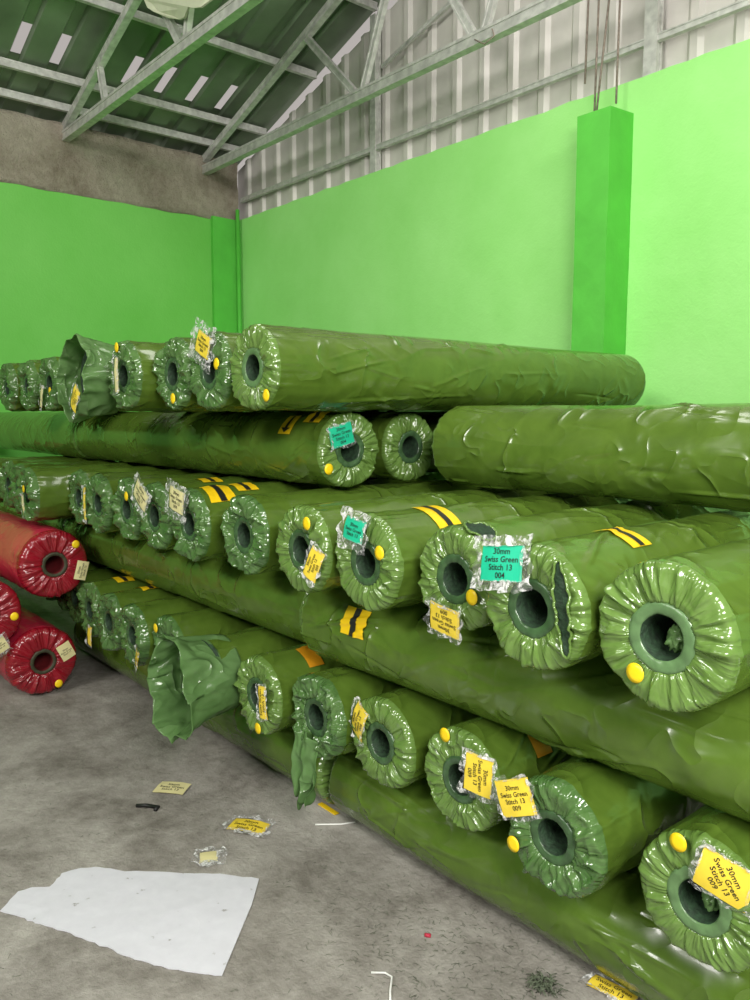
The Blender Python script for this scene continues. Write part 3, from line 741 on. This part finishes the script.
# torn film tail on the crumpled roll of the lowest row (local frame of its root: x out, y right)
V, F = [], []; nu, nv = 30, 26
for i in range(nu + 1):
    a = i / nu
    for j in range(nv + 1):
        b = j / nv; w = .115 * (1 - .35 * b) * (1 + .25 * noise.noise(Vector((b * 4, 1, 2))))
        y = (a - .5) * 2 * w * .6 - .03 + .02 * b
        z = .10 - b * (.25 + .05 * noise.noise(Vector((a * 5, 3, 3)))) - .045 * (1 - b) * abs(a - .5)
        x = .03 + .02 * b + .020 * math.sin(a * 11 + b * 3) * (.4 + b) + .02 * noise.noise(Vector((a * 5, b * 5, 8))) 
        V.append((x, y, z))
for i in range(nu):
    for j in range(nv):
        q = i * (nv + 1) + j; F.append((q, q + 1, q + nv + 2, q + nv + 1))
tl = mesh('hanging_film_tail', V, F, M['green_thin'], r5); tl['label'] = 'torn hanging flap of green film'; tl.modifiers.new('s', 'SOLIDIFY').thickness = .001

# --- red rolls
GR = 'red rolls stacked on the left'
for a in [dict(end=(-4.37, 1.33, .193), seed=61, stickers=[(.073, -.137)], label='lowest red roll, resting on the floor beside the green pile',
               labels=[dict(pq=(.118, .040), rot=25, w=.075, h=.095, col='cream', text=T30, sleeve=False, off=.012, tscale=.85)]),
          dict(end=(-4.375, 1.415, .72), seed=62, stickers=[(.114, .103)], label='topmost red roll, pale pink along its sunlit side',
               labels=[dict(pq=(.135, -.045), rot=-15, w=.065, h=.105, col='cream', text=T30, trot=90, sleeve=False, off=.012)]),
          dict(end=(-4.38, 1.055, .492), seed=63, stickers=[(.138, -.022)], label='red roll at the left picture edge between the upper and lowest one',
               labels=[dict(pq=(.055, -.165), rot=25, w=.08, h=.08, col='cream', text=T30, sleeve=True, off=.012)])]:
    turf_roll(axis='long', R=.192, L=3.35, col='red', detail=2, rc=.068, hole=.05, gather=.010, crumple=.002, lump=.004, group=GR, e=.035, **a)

# ------------------------------------------------------------------ things on the floor
out = [(-2.516, .6), (-2.583, .673), (-2.576, .714), (-2.543, .761), (-2.592, .816), (-2.593, .86), (-2.55, .929), (-2.472, .985), (-2.341, 1.122), (-2.248, 1.222), (-2.139, 1.307), (-2.038, 1.218), (-1.815, .985), (-1.852, .953), (-1.959, .871), (-2.053, .823), (-2.158, .777), (-2.269, .729), (-2.37, .675), (-2.445, .638)]
pp = []
for i in range(len(out)):
    a, b = Vector(out[i]), Vector(out[(i + 1) % len(out)]); rag = 0 if i in (10, 11) else 1
    for k in range(5):
        t = k / 5; q = a.lerp(b, t); nrm = Vector((b.y - a.y, a.x - b.x)).normalized()
        pp.append(q + nrm * rag * .008 * noise.noise(Vector((q.x * 40, q.y * 40, 1))))
bm = bmesh.new(); vs = [bm.verts.new((p.x, p.y, 0)) for p in pp]; fc = bm.faces.new(vs)
bmesh.ops.triangulate(bm, faces=[fc]); 
for _ in range(0): bmesh.ops.subdivide_edges(bm, edges=[e for e in bm.edges if e.calc_length() > .06], cuts=1, use_grid_fill=False); bmesh.ops.triangulate(bm, faces=bm.faces)
for v_ in bm.verts: v_.co.z = .0045
bmesh.ops.recalc_face_normals(bm, faces=bm.faces)
me = bpy.data.meshes.new('torn_board'); bm.to_mesh(me); bm.free()
o = link('torn_board', me, M['paper']); o.modifiers.new('s', 'SOLIDIFY').thickness = .003
tag(o, 'large white torn piece of board lying on the concrete floor', 'board')
if o.data.polygons[0].normal.z < 0: o.data.flip_normals()
o.modifiers['s'].offset = -1
# floor labels
def floor_label(x, y, rot, w, h, col, text, label, sleeve=True, bend=.004, smar=.014, name='loose_label'):
    root = empty(name, (x, y, 0)); tag(root, label, 'label', 'loose labels on the floor')
    label_part(root, Vector((0, 0, .007 + bend * .5)), rot, w, h, col, text, bend=bend, flat=True, sleeve=sleeve, smar=smar, name='card')
    return root
floor_label(-2.918, 1.375, 40, .13, .095, 'cream', T30, 'cream crumpled label on the floor nearest the open bag', sleeve=False)
floor_label(-2.36, 1.24, 60, .062, .066, 'cream', None, 'blank pale square label in clear plastic above the white board', smar=.022)
floor_label(-2.447, 1.455, 32, .145, .082, 'yellow', T30, 'yellow printed label in crumpled plastic lying on the open floor', smar=.02, bend=.01)
floor_label(-1.085, 1.757, 8, .125, .052, 'yellow', 'Swiss Green\nStitch 13', 'yellow printed label at the bottom edge, against the front floor roll', smar=.008)
o = mesh('loose_label', *box_vf((-2.42, 1.755, .002), (-2.31, 1.775, .006)), M['tape'], smooth=False); tag(o, 'thin yellow strip half under the long front floor roll', 'label', 'loose labels on the floor')
def bits(name, pts_, r, mat, label, cat, n=6): tag(mesh(name, *tube_vf(pts_, r, n), M[mat]), label, cat)
bits('string', [(-2.30, 1.655, .004), (-2.27, 1.69, .005), (-2.24, 1.73, .004), (-2.215, 1.78, .005)], .003, 'white', 'short white string beside the front floor roll', 'string')
bits('plastic_strap', [(-1.558, 1.307, .004), (-1.53, 1.334, .006), (-1.505, 1.338, .006), (-1.47, 1.30, .005), (-1.43, 1.265, .004)], .003, 'white', 'bent thin white strap on the floor at the bottom', 'strap')
bits('dark_scrap', [(-2.87, 1.20, .006), (-2.84, 1.225, .011), (-2.80, 1.26, .007), (-2.79, 1.24, .005)], .008, 'black', 'small black crumpled scrap near the cream label', 'scrap')
bits('red_scrap', [(-1.575, 1.53, .005), (-1.56, 1.54, .006)], .006, 'red', 'tiny red scrap on the floor right of the centre', 'scrap')
# turf clippings strewn over the concrete
random.seed(5); parts = []
for k in range(1300):
    x = random.uniform(-3.6, -.4); y = random.uniform(.3, 1.75)
    if random.random() < .5: x = random.gauss(-1.35, .3); y = random.gauss(1.5, .18)
    if y > 1.80 or (-2.62 < x < -1.78 and .58 < y < 1.33): continue
    a = random.uniform(0, 2 * PI); l = random.uniform(.005, .014); b = a + random.uniform(-.9, .9); z = .0025
    parts.append(tube_vf([(x, y, z), (x + l * math.cos(a), y + l * math.sin(a), z + random.uniform(0, .003)), (x + l * math.cos(a) + l * .7 * math.cos(b), y + l * math.sin(a) + l * .7 * math.sin(b), z)], .0006, 3))
for k in range(70):
    x = random.gauss(-1.22, .018); y = random.gauss(1.63, .018); a = random.uniform(0, 2 * PI)
    parts.append(tube_vf([(x, y, .001), (x + .015 * math.cos(a), y + .015 * math.sin(a), .014), (x + .03 * math.cos(a), y + .03 * math.sin(a), .01)], .0015, 3))
o = mesh('turf_clippings', *merge(parts), M['greenfib']); tag(o, 'fine dark green turf fibres strewn over the concrete floor', 'fibres', kind='stuff')
